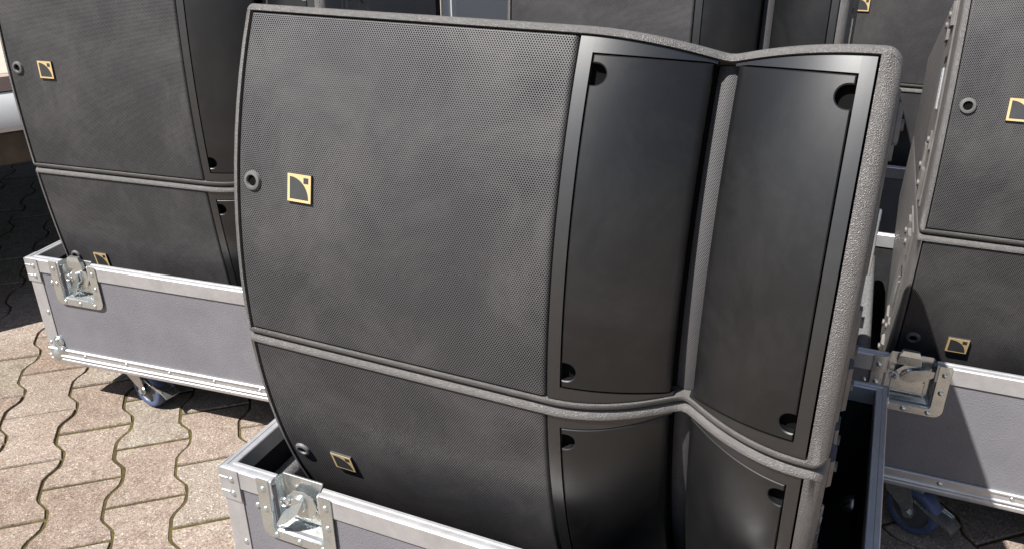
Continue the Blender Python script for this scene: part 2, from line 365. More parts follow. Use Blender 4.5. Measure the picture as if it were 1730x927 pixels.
# ------------------------------------------------------------------ loudspeaker
W, H, D = 0.7465, 0.434, 0.520
UC, UG, UR, MR = 0.582, 0.4365, 0.726, 0.0094
def wprof(u):
    t = abs(u-UC); t = math.sqrt(t*t + 0.006**2)
    return 0.070*max(0.0, 1-t/0.145)**2
def speaker_meshes(R):
    a = H/2/R - 0.0004/R
    base = Vector((W/2, 0.25, -math.tan(a)*(R-0.25)))
    def Fm(u, th, w): return Vector((u, R-(R-w)*math.cos(th), (R-w)*math.sin(th))) - base
    parts = {}
    # ---- cabinet: rings lofted along the width
    def ring(u, inset, recess):
        w0 = wprof(u); r0 = R-w0; rho = 0.0088; pts = []
        at = a - inset/r0
        def pt(depth, dth): return Fm(u, dth, w0+depth)
        half = []
        half.append((at, D-w0-inset)); half.append((at, 0.25)); half.append((at, 0.05))
        for k in range(7):
            b = pi/2*k/6
            half.append((at-(rho-rho*math.cos(b))/r0, inset+rho-rho*math.sin(b)))
        to = a-(MR+0.0006)/r0
        half.append((min(to, at-rho/r0), inset+0.0002 if inset else 0.0))
        half.append((min(to, at-rho/r0)-0.0002/r0, max(recess+(.012 if abs(u-UC) < .024 and recess else 0), inset+0.0004)))
        top = [pt(d, th) for th, d in half]; bot = [pt(d, -th) for th, d in half]
        ns = 10; thl, dl = half[-1]
        mid = [pt(dl, thl*(1-2*(i+1)/(ns+1))) for i in range(ns)]
        return top + mid + bot[::-1]
    st = []
    rl, rr = 0.0085, 0.0165
    for k in range(6):
        b = pi/2*k/5; st.append((rl-rl*math.sin(b) if False else rl*(1-math.cos(b)), rl*(1-math.sin(b)), 0))
    st.append((MR, 0, 0)); st.append((MR+0.0002, 0, 0.014))
    n1 = 10
    for i in range(1, n1): st.append((MR+(UG-MR)*i/n1, 0, 0.014))
    n2 = 56
    for i in range(n2+1): st.append((UG+(UR-UG)*i/n2, 0, 0.014))
    st.append((UR+0.0002, 0, 0))
    for k in range(9):
        b = pi/2*k/8; st.append((W-rr+rr*math.sin(b), rr*(1-math.cos(b)), 0))
    mb = MB(); rings = [ring(*s) for s in st]; n = len(rings[0])
    for r in rings: mb.v += [tuple(p) for p in r]
    for i in range(len(rings)-1):
        for k in range(n): mb.f.append((i*n+k, i*n+(k+1) % n, (i+1)*n+(k+1) % n, (i+1)*n+k))
    mb.f.append(tuple(range(n))); mb.f.append(tuple((len(rings)-1)*n+k for k in range(n))[::-1])
    me_c = mb.mesh('cabinet', 'coat', 50); me_c.materials.append(MAT['recess'])
    nh = (n-10)//2
    for i in range(len(rings)-1):
        if st[i][2] and st[i+1][2]:
            for k in range(nh-1, nh+10): me_c.polygons[i*n+k].material_index = 1
    parts['cabinet'] = me_c
    # ---- grille (perforated sheet, folded down at its right edge)
    mb = MB(); mb.uv = []
    us = [(MR+.0018, .009), (MR+.0019, .0045), (MR+.0030, .0030), (MR+.0042, .0026), (MR+.0060, .0026)] + [(MR+.006+(UG-.010-MR-.006)*i/12, .0026) for i in range(1, 13)] + [(UG-.0075, .0026), (UG-.0060, .0028), (UG-.0045, .0034), (UG-.0025, .0052), (UG-.0013, .0085), (UG-.0010, .0125)]
    nt = 26; to = a-(MR+.0018)/R; vs = []
    ths = [(-1, .009), (-.9985, .0045), (-.993, .0), (-.985, 0), (-.977, 0)] + [(-.977+1.954*i/nt, 0) for i in range(1, nt)] + [(.977, 0), (.985, 0), (.993, 0), (.9985, .0045), (1, .009)]
    arc = 0
    for iu, (u, dw) in enumerate(us):
        if iu: arc += math.hypot(u-us[iu-1][0], dw-us[iu-1][1])
        for tt, dd in ths:
            mb.v.append(tuple(Fm(u, to*tt, max(dw, dd) + wprof(u)))); mb.uv.append((arc, to*tt*R))
    nr = len(ths)
    for i in range(len(us)-1):
        for k in range(nr-1): mb.f.append((i*nr+k, (i+1)*nr+k, (i+1)*nr+k+1, i*nr+k+1))
    parts['grille'] = mb.mesh('grille', 'grille', 60, False)
    # ---- waveguide wings and fins
    HF = 0.1866
    def surf_patch(us, lo, hi, dep, nseg, skirt=0.010):
        """strip between th=lo(u) and hi(u), with turned-in skirts"""
        mb = MB(); rows = []
        for iu, u in enumerate(us):
            l, h = lo(u), hi(u); row = [Fm(u, l, wprof(u)+dep+skirt)]
            for i in range(nseg+1): row.append(Fm(u, l+(h-l)*i/nseg, wprof(u)+dep))
            row.append(Fm(u, h, wprof(u)+dep+skirt)); rows.append(row)
        rows.insert(0, [Fm(us[0], lo(us[0])+(hi(us[0])-lo(us[0]))*min(1, max(0, (i-1)/nseg)), wprof(us[0])+dep+skirt) for i in range(nseg+3)])
        rows.append([Fm(us[-1], lo(us[-1])+(hi(us[-1])-lo(us[-1]))*min(1, max(0, (i-1)/nseg)), wprof(us[-1])+dep+skirt) for i in range(nseg+3)])
        n = nseg+3
        for r in rows: mb.v += [tuple(p) for p in r]
        for i in range(len(rows)-1):
            for k in range(n-1): mb.f.append((i*n+k, (i+1)*n+k, (i+1)*n+k+1, i*n+k+1))
        return mb
    DEP = 0.0032; gp = 0.0016
    def edge(u): return a-(MR+0.0022)/(R-wprof(u))
    def fint(u): return min((HF+gp)/(R-wprof(u)), edge(u)-0.0035/R)
    def lin(a_, b_, n): return [a_+(b_-a_)*i/n for i in range(n+1)]
    FL0, FL1, FR0, FR1 = 0.4535, 0.5665, 0.5925, 0.7085
    for side, (o0, o1, i0, i1) in (('left', (UG+.0006, FL0-gp, FL0-gp, FL1+.004)), ('right', (FR1+gp, UR-.0022, FR0-.004, FR1+gp))):
        mb = surf_patch(lin(o0, o1, 3), lambda u: -edge(u), edge(u=o0) and (lambda u: edge(u)), DEP, 24)
        us = lin(i0, i1, 26)
        t_ = surf_patch(us, fint, edge, DEP, 4); mb.add(t_.v, t_.f)
        t_ = surf_patch(us, lambda u: -edge(u), lambda u: -fint(u), DEP, 4); mb.add(t_.v, t_.f)
        parts['frame_'+side] = mb.mesh('waveguide_frame', 'frame', 50, False)
    def fin_mesh(u0, u1, outer):
        # outline in (u, s) with D-shaped finger notches at the outer corners; s is a height in metres about the mid plane
        hf = HF; r = 0.0115; nc = hf-0.0205; nl = 0.016
        sgn = 1 if outer == 'left' else -1; uo = u0 if outer == 'left' else u1; ui = u1 if outer == 'left' else u0
        def notch(cs, up):
            arc = []
            for k in range(13):
                b = -pi/2 + pi*k/12
                arc.append((uo+sgn*((nl-r)+r*math.cos(b)), cs+r*math.sin(b)*up))
            return [(uo, cs-r*up)] + arc + [(uo, cs+r*up)]
        def fill(p, q, n): return [(p[0]+(q[0]-p[0])*i/n, p[1]+(q[1]-p[1])*i/n) for i in range(n)]
        pts = []
        pts += fill((ui, hf), (ui, -hf), 26) + fill((ui, -hf), (uo, -hf), 18) + fill((uo, -hf), (uo, -nc-r), 2)
        pts += notch(-nc, 1) + fill((uo, -nc+r), (uo, nc-r), 24)[1:] + notch(nc, 1) + fill((uo, nc+r), (uo, hf), 2)[1:] + fill((uo, hf), (ui, hf), 18)
        n = len(pts); area = sum(pts[i][0]*pts[(i+1) % n][1]-pts[(i+1) % n][0]*pts[i][1] for i in range(n))
        if area < 0: pts = pts[::-1]
        def offs(d):
            out = []
            for i in range(n):
                p0, p1, p2 = Vector(pts[i-1]), Vector(pts[i]), Vector(pts[(i+1) % n])
                d1 = (p1-p0).normalized() if (p1-p0).length > 1e-9 else Vector((0, 0)); d2 = (p2-p1).normalized() if (p2-p1).length > 1e-9 else d1
                n1 = Vector((-d1.y, d1.x)); n2 = Vector((-d2.y, d2.x)); nn = n1+n2
                if nn.length < 1e-6: nn = n1
                nn.normalize(); out.append(tuple(p1 + nn*(d/max(0.5, nn.dot(n1)))))
            return out
        inner = offs(0.0013)
        grid = []
        def inside(p, poly, marg):
            c = False; m_ = len(poly)
            for i in range(m_):
                x1, y1 = poly[i]; x2, y2 = poly[(i+1) % m_]
                if (y1 > p[1]) != (y2 > p[1]) and p[0] < (x2-x1)*(p[1]-y1)/(y2-y1)+x1: c = not c
                if (p[0]-x1)**2+(p[1]-y1)**2 < marg*marg: return False
            return c
        for i in range(1, 18):
            for k in range(1, 30):
                q = (u0+(u1-u0)*i/18, -hf+2*hf*k/30)
                if inside(q, inner, 0.0035): grid.append(q)
        vin = [Vector(p) for p in inner+grid]
        res = delaunay_2d_cdt(vin, [(i, (i+1) % n) for i in range(n)], [], 1, 1e-7)
        def mp(p, dep): return Fm(p[0], p[1]/(R-wprof(p[0])), wprof(p[0])+dep)
        mb = MB(); o = len(res[0])
        mb.add([mp(p, DEP) for p in res[0]], res[2])
        # chamfer and wall
        m0 = len(mb.v)
        for ring_, dep in ((inner, DEP), (pts, DEP+0.0011), (pts, DEP+0.0095)): mb.v += [tuple(mp(p, dep)) for p in ring_]
        for rI in range(2):
            for i in range(n): mb.f.append((m0+rI*n+i, m0+rI*n+(i+1) % n, m0+(rI+1)*n+(i+1) % n, m0+(rI+1)*n+i))
        me = mb.mesh('fin_panel', 'fin', 22, False)
        bm = bmesh.new(); bm.from_mesh(me); bmesh.ops.remove_doubles(bm, verts=bm.verts, dist=2e-6); bmesh.ops.recalc_face_normals(bm, faces=bm.faces)
        if sum(f.normal.y*f.calc_area() for f in bm.faces) > 0: bmesh.ops.reverse_faces(bm, faces=bm.faces)
        bm.to_mesh(me); bm.free(); me.set_sharp_from_angle(angle=math.radians(22))
        return me
    parts['fin_left'] = fin_mesh(FL0, FL1, 'left'); parts['fin_right'] = fin_mesh(FR0, FR1, 'right')
    # ---- throat screen in the V
    mb = MB(); mb.uv = []; us = lin(UC-.0125, UC+.0115, 4); nt = 24
    for i, u in enumerate(us):
        for k in range(nt+1):
            th = -edge(UC)+2*edge(UC)*k/nt; bow = .0035*math.sin(pi*i/4)
            mb.v.append(tuple(Fm(u, th, .0815-bow))); mb.uv.append((u, th*R))
    for i in range(4):
        for k in range(nt): mb.f.append((i*(nt+1)+k, (i+1)*(nt+1)+k, (i+1)*(nt+1)+k+1, i*(nt+1)+k+1))
    parts['throat'] = mb.mesh('throat_screen', 'screen', 60, False)
    # ---- badge: plate, gold face, dark quarter and dark square
    def flat(poly, y0, y1, uc, s0, mat, nm):
        th = s0/R; P = Fm(uc, th, 0.0026); Mx = Matrix.Translation(P) @ Matrix.Rotation(-th, 4, 'X')
        mb = MB().prism(poly, lambda x, z, y: Mx @ Vector((x, y, z)), y0, y1)
        return mb.mesh(nm, mat, 30)
    b_ = 0.0175; bc = 0.1052; bs = 0.0
    parts['badge'] = flat([(-b_, -b_), (b_, -b_), (b_, b_), (-b_, b_)], -.0030, .0, bc, bs, 'badge', 'badge')
    g_ = 0.0170; parts['badge_face'] = flat([(-g_, -g_), (g_, -g_), (g_, g_), (-g_, g_)], -.0034, -.0030, bc, bs, 'gold', 'badge_face')
    q0 = -0.0135; qr = 0.0272
    poly = [(q0, q0)] + [(q0+qr*math.cos(pi/2*k/14)*1.0, q0+qr*math.sin(pi/2*k/14)) for k in range(15)]
    parts['badge_quadrant'] = flat(poly, -.0037, -.0034, bc, bs, 'badge', 'badge_quadrant')
    parts['badge_square'] = flat([(.0066, .0066), (.0136, .0066), (.0136, .0136), (.0066, .0136)], -.0037, -.0034, bc, bs, 'badge', 'badge_square')
    # ---- grommet
    P = Fm(0.0330, 0.0, 0.0026); Mx = Matrix.Translation(P) @ Matrix.Rotation(pi/2, 4, 'X')
    parts['grommet'] = MB().lathe([(.0068, -.004), (.0068, .0030), (.0078, .0042), (.0112, .0036), (.0124, .0018), (.0128, -.001)], 28, Mx, True).mesh('grommet', 'ring', 40)
    parts['bore'] = MB().lathe([(.0002, .0006), (.0069, .0006), (.0069, -.003)], 20, Mx).mesh('bore', 'recess', 30)
    # ---- rigging on both sides
    def side_map(sgn):
        x0 = 0.0 if sgn < 0 else W
        return lambda out, d, s: Fm(x0+sgn*out, s/R, d)
    def blk(mb, fm, o0, o1, d0, d1, s0, s1, n=4, ch=0.002):
        vs = []; fs = []
        sec = [(o0, d0), (o1-ch, d0), (o1, d0+ch), (o1, d1-ch), (o1-ch, d1), (o0, d1)]
        for i in range(n+1):
            for o_, d_ in sec: vs.append(fm(o_, d_, s0+(s1-s0)*i/n))
        k = len(sec)
        for i in range(n):
            for q in range(k): fs.append((i*k+q, i*k+(q+1) % k, (i+1)*k+(q+1) % k, (i+1)*k+q))
        fs += [list(range(k)), [n*k+q for q in range(k)][::-1]]
        mb.add(vs, fs)
    for sgn, nm in ((-1, 'L'), (1, 'R')):
        fm = side_map(sgn)
        mb = MB(); blk(mb, fm, -.001, .0022, .060, .175, -.19, .19, 8)
        parts['plate'+nm] = mb.mesh('rigging_plate', 'rig', 40)
        for q, (d0, d1, s0, s1) in enumerate([(.078, .083, -.012, .062), (.094, .099, -.012, .062)]):
            mb = MB(); mb.tube([fm(.0034, (d0+d1)/2, s0+(s1-s0)*i/4) for i in range(5)], .0024, 8); parts['slot%d%s' % (q, nm)] = mb.mesh('guide_rod', 'rod', 40)
        for q, (d, s) in enumerate([(.083, .078), (.102, .078)]):
            mb = MB(); blk(mb, fm, .0018, .0030, d-.004, d+.004, s-.006, s+.006, 2, .0006); parts['hole%d%s' % (q, nm)] = mb.mesh('pin_hole', 'recess', 40)
        for q, (d0, d1, s0, s1, o) in enumerate([(.068, .100, .135, .178, .0075), (.118, .150, .120, .182, .006), (.072, .100, -.182, -.125, .0075), (.115, .148, -.175, -.085, .006), (.070, .092, -.085, -.052, .0055)]):
            mb = MB(); blk(mb, fm, .001, o, d0, d1, s0, s1, 4, .004); parts['arm%d%s' % (q, nm)] = mb.mesh('link_arm', 'rig', 40)
            P0, P1 = fm(o-.001, (d0+d1)/2, (s0+s1)/2), fm(o+.006, (d0+d1)/2, (s0+s1)/2)
            mb = MB(); mb.tube([P0, P0+(P1-P0)*.6], .0060, 12); parts['pin%d%s' % (q, nm)] = mb.mesh('lock_pin', 'rig', 40)
    return parts, base
def make_speaker(name, label, parts, M):
    t = thing(name, label, 'loudspeaker', 'loudspeakers stacked in the flight cases', M)
    link('cabinet', parts['cabinet'], t); link('grille', parts['grille'], t)
    for s in ('left', 'right'):
        link('waveguide_frame', parts['frame_'+s], t); link('fin_panel', parts['fin_'+s], t)
    link('throat_screen', parts['throat'], t)
    b = link('badge', parts['badge'], t); b['label'] = 'square badge with a gold border, dark quarter circle and dark square'
    for k in ('badge_face', 'badge_quadrant', 'badge_square'): link(k, parts[k], b)
    gq = link('grommet', parts['grommet'], t); link('bore', parts['bore'], gq)
    for s in 'LR':
        p = link('rigging_plate', parts['plate'+s], t)
        for k in sorted(parts):
            if k.endswith(s) and k not in ('plate'+s,):
                nm = parts[k].name.split('.')[0]; link(nm, parts[k], p)
    return t
SPK = {R: speaker_meshes(R) for R in (0.8338, 2.487)}
def place_pair(x0, y0, dz, yaw, R, phib, up, lo):
    parts, base = SPK[R]
    al = H/R
    for sg, (nm, lb) in ((1, up), (-1, lo)):
        phm = phib + sg*al/2
        Cw = Vector((0, R*math.cos(phib), -R*math.sin(phib)))
        M = Matrix.Translation((x0, y0, GZ+dz)) @ Matrix.Rotation(yaw, 4, 'Z') @ Matrix.Translation(Cw) @ Matrix.Rotation(-phm, 4, 'X') @ Matrix.Translation((0, -R, 0)) @ Matrix.Translation(base)
        make_speaker(nm, lb, parts, M)

# ------------------------------------------------------------------ flight case
CW, CD, CB, CT = 0.880, 0.590, 0.120, 0.382
riv = MB().lathe([(.0001, .0030), (.0022, .0027), (.0042, .0016), (.0050, .0)], 12).mesh('rivet', 'zinc', 50)
def rivet(parent, loc, face):
    o = link('rivet', riv, parent, loc)
    o.rotation_euler = {'-y': (pi/2, 0, 0), '-x': (0, -pi/2, 0), '+x': (0, pi/2, 0), '+y': (-pi/2, 0, 0), '+z': (0, 0, 0)}[face]
    return o
LX = [0.127, CW-0.127]; LH = 0.039
def make_case():
    t = thing('flight_case', '', 'flight case', 'open flight cases carrying speaker stacks')
    wt = 0.009
    # walls (front wall notched for the latches)
    zt = CT-0.012
    poly = [(0.002, CB), (CW-.002, CB), (CW-.002, zt)]
    for lx in LX[::-1]: poly += [(lx+LH, zt), (lx+LH, .297), (lx-LH, .297), (lx-LH, zt)]
    poly += [(0.002, zt)]
    link('front_wall', MB().prism(poly, lambda x, z, y: Vector((x, y, z)), 0.0, wt).mesh('front_wall', 'lam'), t)
    link('back_wall', MB().box(.002, CW-.002, CD-wt, CD, CB, zt).mesh('back_wall', 'lam'), t)
    link('side_wall', MB().box(0, wt, wt+.0005, CD-wt-.0005, CB, zt).mesh('side_wall', 'lam'), t)
    link('side_wall', MB().box(CW-wt, CW, wt+.0005, CD-wt-.0005, CB, zt).mesh('side_wall', 'lam'), t)
    link('base_board', MB().box(wt+.0005, CW-wt-.0005, wt+.0005, CD-wt-.0005, CB+.001, CB+.013).mesh('base_board', 'lining'), t)
    li = MB()
    li.box(wt+.0004, wt+.004, wt+.004, CD-wt-.004, CB+.014, zt-.022); li.box(CW-wt-.004, CW-wt-.0004, wt+.004, CD-wt-.004, CB+.014, zt-.022)
    li.box(wt+.0045, CW-wt-.0045, CD-wt-.004, CD-wt-.0004, CB+.014, zt-.022)
    link('lining', li.mesh('lining', 'lining'), t)
    # swept profiles: (inward, z)
    def corner(i): return [(0, 0), (CW, 0), (CW, CD), (0, CD)][i]
    inward = [(1, 1), (-1, 1), (-1, -1), (1, -1)]
    def sweep(prof, side, x0=None, x1=None):
        i, j = side, (side+1) % 4; n = len(prof); vs = []
        for e, (ci, cut) in enumerate(((i, x0), (j, x1))):
            cx, cy = corner(ci); sx, sy = inward[ci]
            for a_, z in prof:
                x, y = cx+sx*a_, cy+sy*a_
                if cut is not None: x = cut
                vs.append((x, y, z))
        return MB().add(vs, [list(range(n))[::-1], [n+k for k in range(n)]] + [[k, (k+1) % n, n+(k+1) % n, n+k] for k in range(n)])
    rim = [(-.0030, CT-.032), (-.0030, CT-.0025), (-.0015, CT-.0006), (.0010, CT), (.0050, CT), (.0056, CT-.0012), (.0105, CT-.0012), (.0110, CT), (.0148, CT), (.0160, CT-.0015), (.0160, CT-.030), (.0140, CT-.030), (.0140, CT-.008), (-.0010, CT-.008), (-.0010, CT-.032)]
    cuts = [None, LX[0]-LH, LX[0]+LH, LX[1]-LH, LX[1]+LH, None]
    fr = []
    for k in range(3): fr.append(link('rim_profile', sweep(rim, 0, cuts[2*k], cuts[2*k+1]).mesh('rim_profile', 'alu', 30), t))
    rims = [link('rim_profile', sweep(rim, s).mesh('rim_profile', 'alu', 30), t) for s in (1, 2, 3)]
    bot = [(-.0028, CB-.004), (-.0040, CB-.001), (-.0040, CB+.0045), (-.0026, CB+.0060), (-.0026, CB+.0085), (-.0052, CB+.0105), (-.0060, CB+.0125), (-.0052, CB+.0145), (-.0030, CB+.0160), (-.0030, CB+.0270), (-.0052, CB+.0285), (-.0052, CB+.0315), (-.0030, CB+.0330), (-.0002, CB+.0330), (-.0002, CB-.0005), (.030, CB-.0005), (.030, CB-.004)]
    bots = [link('base_profile', sweep(bot, s).mesh('base_profile', 'alu', 30), t) for s in range(4)]
    for i in range(7):
        rivet(bots[0], (.098+.117*i, -.0028, CB+.0215), '-y')
    for i in range(4): rivet(bots[3], (-.0028, .11+.12*i, CB+.0215), '-x'); rivet(bots[1], (CW+.0028, .11+.12*i, CB+.0215), '+x')
    # corner angles, top braces, ball corners
    for ci in range(4):
        cx, cy = corner(ci); sx, sy = inward[ci]
        def Lp(leg, out, th): return [(cx-sx*out, cy-sy*out), (cx+sx*leg, cy-sy*out), (cx+sx*leg, cy-sy*(out-th)), (cx-sx*(out-th), cy-sy*(out-th)), (cx-sx*(out-th), cy+sy*leg), (cx-sx*out, cy+sy*leg)]
        an = link('corner_angle', MB().prism(Lp(.030, .0020, .0018), lambda x, y, z: Vector((x, y, z)), CB+.0335, CT-.0325).mesh('corner_angle', 'alu', 30), t)
        fx = '-x' if sx > 0 else '+x'; fy = '-y' if sy > 0 else '+y'
        rivet(an, (cx+sx*.022, cy-sy*.0020, .247), fy); rivet(an, (cx-sx*.0020, cy+sy*.022, .247), fx)
        br = MB().prism(Lp(.030, .0046, .0015), lambda x, y, z: Vector((x, y, z)), CT-.056, CT-.0008)
        for zz in (CT-.020, CT-.044):
            pass
        bo = link('corner_brace', br.mesh('corner_brace', 'alu', 30), t)
        for zz in (CT-.018, CT-.043):
            rivet(bo, (cx+sx*.017, cy-sy*.0046, zz), fy); rivet(bo, (cx-sx*.0046, cy+sy*.017, zz), fx)
            rb = MB().box(min(cx-sx*.004, cx+sx*.012), max(cx-sx*.004, cx+sx*.012), min(cy-sy*.0058, cy-sy*.0040), max(cy-sy*.0058, cy-sy*.0040), zz+.001, zz+.0032, .0006)
            link('brace_rib', rb.mesh('brace_rib', 'alu', 30), bo)
        # ball corner: rounded cap with three lobes
        bm = bmesh.new(); bmesh.ops.create_uvsphere(bm, u_segments=24, v_segments=16, radius=1)
        for v in bm.verts: v.co = Vector((v.co.x*.024, v.co.y*.024, v.co.z*.024))
        mb = MB(); mb.bm(bm, Matrix.Translation((cx+sx*.014, cy+sy*.014, CB+.016)))
        for (ax, ay, az) in ((.034, -.0015, .030), (-.0015, .034, .030), (.030, -.0015, .052)):
            bm = bmesh.new(); bmesh.ops.create_uvsphere(bm, u_segments=16, v_segments=10, radius=1)
            sc = (.0145, .0065, .0145) if ay < 0 else (.0065, .0145, .0145)
            for v in bm.verts: v.co = Vector((v.co.x*sc[0], v.co.y*sc[1], v.co.z*sc[2]))
            mb.bm(bm, Matrix.Translation((cx+sx*ax, cy+sy*ay, CB+az)))
        bc = link('ball_corner', mb.mesh('ball_corner', 'zinc', 60), t)
        for (ax, az) in ((.040, .034), (.031, .058), (.014, .050)): rivet(bc, (cx+sx*ax, cy-sy*.0078, CB+az), fy)
        rivet(bc, (cx-sx*.0078, cy+sy*.036, CB+.032), fx)
    # latches
    for li_, lx in enumerate(LX):
        hw = .063; r = .016; zb = .279; zt2 = CT+.0004
        out = [(lx-hw, zt2)] + [(lx-hw+r-r*math.cos(pi/2*k/6), zb+r-r*math.sin(pi/2*k/6)) for k in range(7)] + [(lx+hw-r+r*math.sin(pi/2*k/6), zb+r-r*math.cos(pi/2*k/6)) for k in range(7)] + [(lx+hw, zt2)]
        iw = .043; zi = .2935; r2 = .006
        inn = [(lx+iw, zt2)] + [(lx+iw-r2+r2*math.cos(pi/2*k/4), zi+r2-r2*math.sin(pi/2*k/4)) for k in range(5)] + [(lx-iw+r2-r2*math.sin(pi/2*k/4), zi+r2-r2*math.cos(pi/2*k/4)) for k in range(5)] + [(lx-iw, zt2)]
        mb = MB().prism(out+inn, lambda x, z, y: Vector((x, y, z)), -.0052, -.0034)
        la = link('latch', mb.mesh('latch', 'zinc', 30), t)
        # dish: sloping walls to a floor 20 mm deep, open at the top
        n = len(inn); fl = .020; cx0 = lx
        inn2 = [(cx0+(x-cx0)*.80, max(z, zi) if z > CT-.01 else zi+.010+(z-zi)*.8) for x, z in inn]
        mb = MB().add([(x, -.0040, z) for x, z in inn] + [(x, fl, z) for x, z in inn2], [[k, k+1, n+k+1, n+k] for k in range(n-1)] + [[n+k for k in range(n)]])
        link('dish', mb.mesh('dish', 'zinc', 25), la)
        # top flange lip of the dish
        link('dish_lip', MB().box(lx-.0335, lx+.0335, .0192, .0225, CT-.016, CT+.0012, .0005).mesh('dish_lip', 'zinc', 30), la)
        for x, z in ((lx-.053, CT-.016), (lx+.053, CT-.016), (lx-.053, .330), (lx+.053, .330), (lx-.040, .2862), (lx, .2862), (lx+.040, .2862)):
            rivet(la, (x, -.0052, z), '-y')
        for x in (lx-.0715,): rivet(la, (x, -.0002, .327), '-y')
        # cam plate, rotor, wing, hook
        cp = [(.030, .004), (.024, .022), (.008, .030), (-.012, .028), (-.027, .012), (-.026, -.010), (-.006, -.022), (.018, -.018)]
        link('cam_plate', MB().prism([(lx+a_*.9, .340+b_*.9) for a_, b_ in cp], lambda x, z, y: Vector((x, y, z)), .0085, .0105).mesh('cam_plate', 'zinc', 30), la)
        link('base_pad', MB().box(lx-.027, lx+.028, .0145, .0185, .309, .333, .001).mesh('base_pad', 'zinc', 30), la)
        Mx = Matrix.Translation((lx-.002, .0085, .346)) @ Matrix.Rotation(pi/2, 4, 'X')
        rot_ = link('rotor', MB().lathe([(.0001, .0045), (.0110, .0045), (.0125, .003), (.0125, -.001)], 22, Mx).mesh('rotor', 'zinc', 30), la)
        for dx in (-.0045, .0045):
            link('rotor_hole', MB().lathe([(.0001, .0052), (.0019, .0052), (.0019, .003)], 10, Matrix.Translation((lx-.002+dx*.4, .0085, .346+dx)) @ Matrix.Rotation(pi/2, 4, 'X')).mesh('rotor_hole', 'recess', 30), la) if False else None
        # spring coil at the left of the dish
        sp = [(lx-.026+.0065*math.cos(k*.6), .006-.0002*k, .344+.0065*math.sin(k*.6)) for k in range(24)]
        link('spring', MB().tube(sp, .0013, 6).mesh('spring', 'rod', 60), la)
    # casters
    def caster(px, py, yaw, brake):
        P = Matrix()
        off = .036
        mb = MB(); bm = bmesh.new(); bmesh.ops.create_cube(bm, size=1)
        for v in bm.verts: v.co = Vector((v.co.x*.098, v.co.y*.082, v.co.z*.004))
        mb.bm(bm, Matrix.Rotation(-yaw, 4, 'Z') @ Matrix.Translation((0, 0, CB-.0065)))
        mb.lathe([(.0001, CB-.0085), (.034, CB-.0085), (.036, CB-.013), (.030, CB-.021), (.0001, CB-.021)], 24, P)
        ca = link('caster', mb.mesh('caster', 'zinc', 35), t, (px, py, 0)); ca.rotation_euler = (0, 0, yaw)
        for s in (-1, 1):
            poly = [(-.026, CB-.016), (.030, CB-.016), (.038, CB-.036), (off+.012, .052), (off+.008, .042), (off, .039), (off-.009, .043), (off-.014, .054), (-.012, CB-.042)]
            link('fork_plate', MB().prism(poly, lambda x, z, y: P @ Vector((x, y, z)), s*.0215, s*.0240).mesh('fork_plate', 'zinc', 30), ca)
        fr_ = MB(); fr_.prism([(-.026, -.0215), (.030, -.0215), (.030, .0215), (-.026, .0215)], lambda x, y, z: P @ Vector((x, y, z)), CB-.0215, CB-.0185)
        link('fork_bridge', fr_.mesh('fork_bridge', 'zinc', 30), ca)
        Wx = P @ Matrix.Translation((off, 0, .050)) @ Matrix.Rotation(pi/2, 4, 'X')
        ty = MB().lathe([(.036, -.0150), (.0440, -.0160), (.0480, -.0135), (.0498, -.008), (.0500, .0), (.0498, .008), (.0480, .0135), (.0440, .0160), (.036, .0150)], 36, Wx, True)
        link('tyre', ty.mesh('tyre', 'blue', 40), ca)
        wh = MB().lathe([(.0001, -.017), (.011, -.017), (.012, -.012), (.034, -.0105), (.0365, -.014), (.0365, .014), (.034, .0105), (.012, .012), (.011, .017), (.0001, .017)], 30, Wx)
        link('wheel', wh.mesh('wheel', 'hub', 40), ca)
        ax = MB().lathe([(.0001, -.030), (.0068, -.030), (.0068, -.0245), (.0045, -.0245), (.0045, .0245), (.0068, .0245), (.0068, .030), (.0001, .030)], 8, Wx)
        link('axle_bolt', ax.mesh('axle_bolt', 'zinc', 30), ca)
        if brake:
            b0 = Vector((.030, 0, CB-.028)); 
            prof = [(.022, CB-.030), (.070, CB-.050), (.104, CB-.058), (.118, CB-.068), (.117, CB-.071), (.103, CB-.062), (.069, CB-.054), (.020, CB-.034)]
            bp = link('brake_pedal', MB().prism(prof, lambda x, z, y: P @ Vector((x, y, z)), -.019, .019).mesh('brake_pedal', 'zinc', 30), ca)
            link('pedal_rib', MB().prism([(.070, CB-.0485), (.103, CB-.0562), (.103, CB-.0545), (.074, CB-.046)], lambda x, z, y: P @ Vector((x, y, z)), -.0195, -.0165).mesh('pedal_rib', 'zinc', 30), ca)
            link('pedal_rib', MB().prism([(.070, CB-.0485), (.103, CB-.0562), (.103, CB-.0545), (.074, CB-.046)], lambda x, z, y: P @ Vector((x, y, z)), .0165, .0195).mesh('pedal_rib', 'zinc', 30), ca)
    t_c = [(.180, .062, math.radians(-14), True), (CW-.2, .085, math.radians(20), True), (.2, CD-.085, math.radians(160), False), (CW-.2, CD-.085, math.radians(120), False)]
    for c_ in t_c: caster(*c_)
    return t
case0 = make_case()
wing_me = MB().prism([(-.014, -.002), (.004, -.012), (.034, -.009), (.050, -.002), (.050, .002), (.034, .009), (.004, .012), (-.014, .002)], lambda x, z, y: Vector((x, y, z)), -.0011, .0011).mesh('latch_wing', 'zinc', 30)
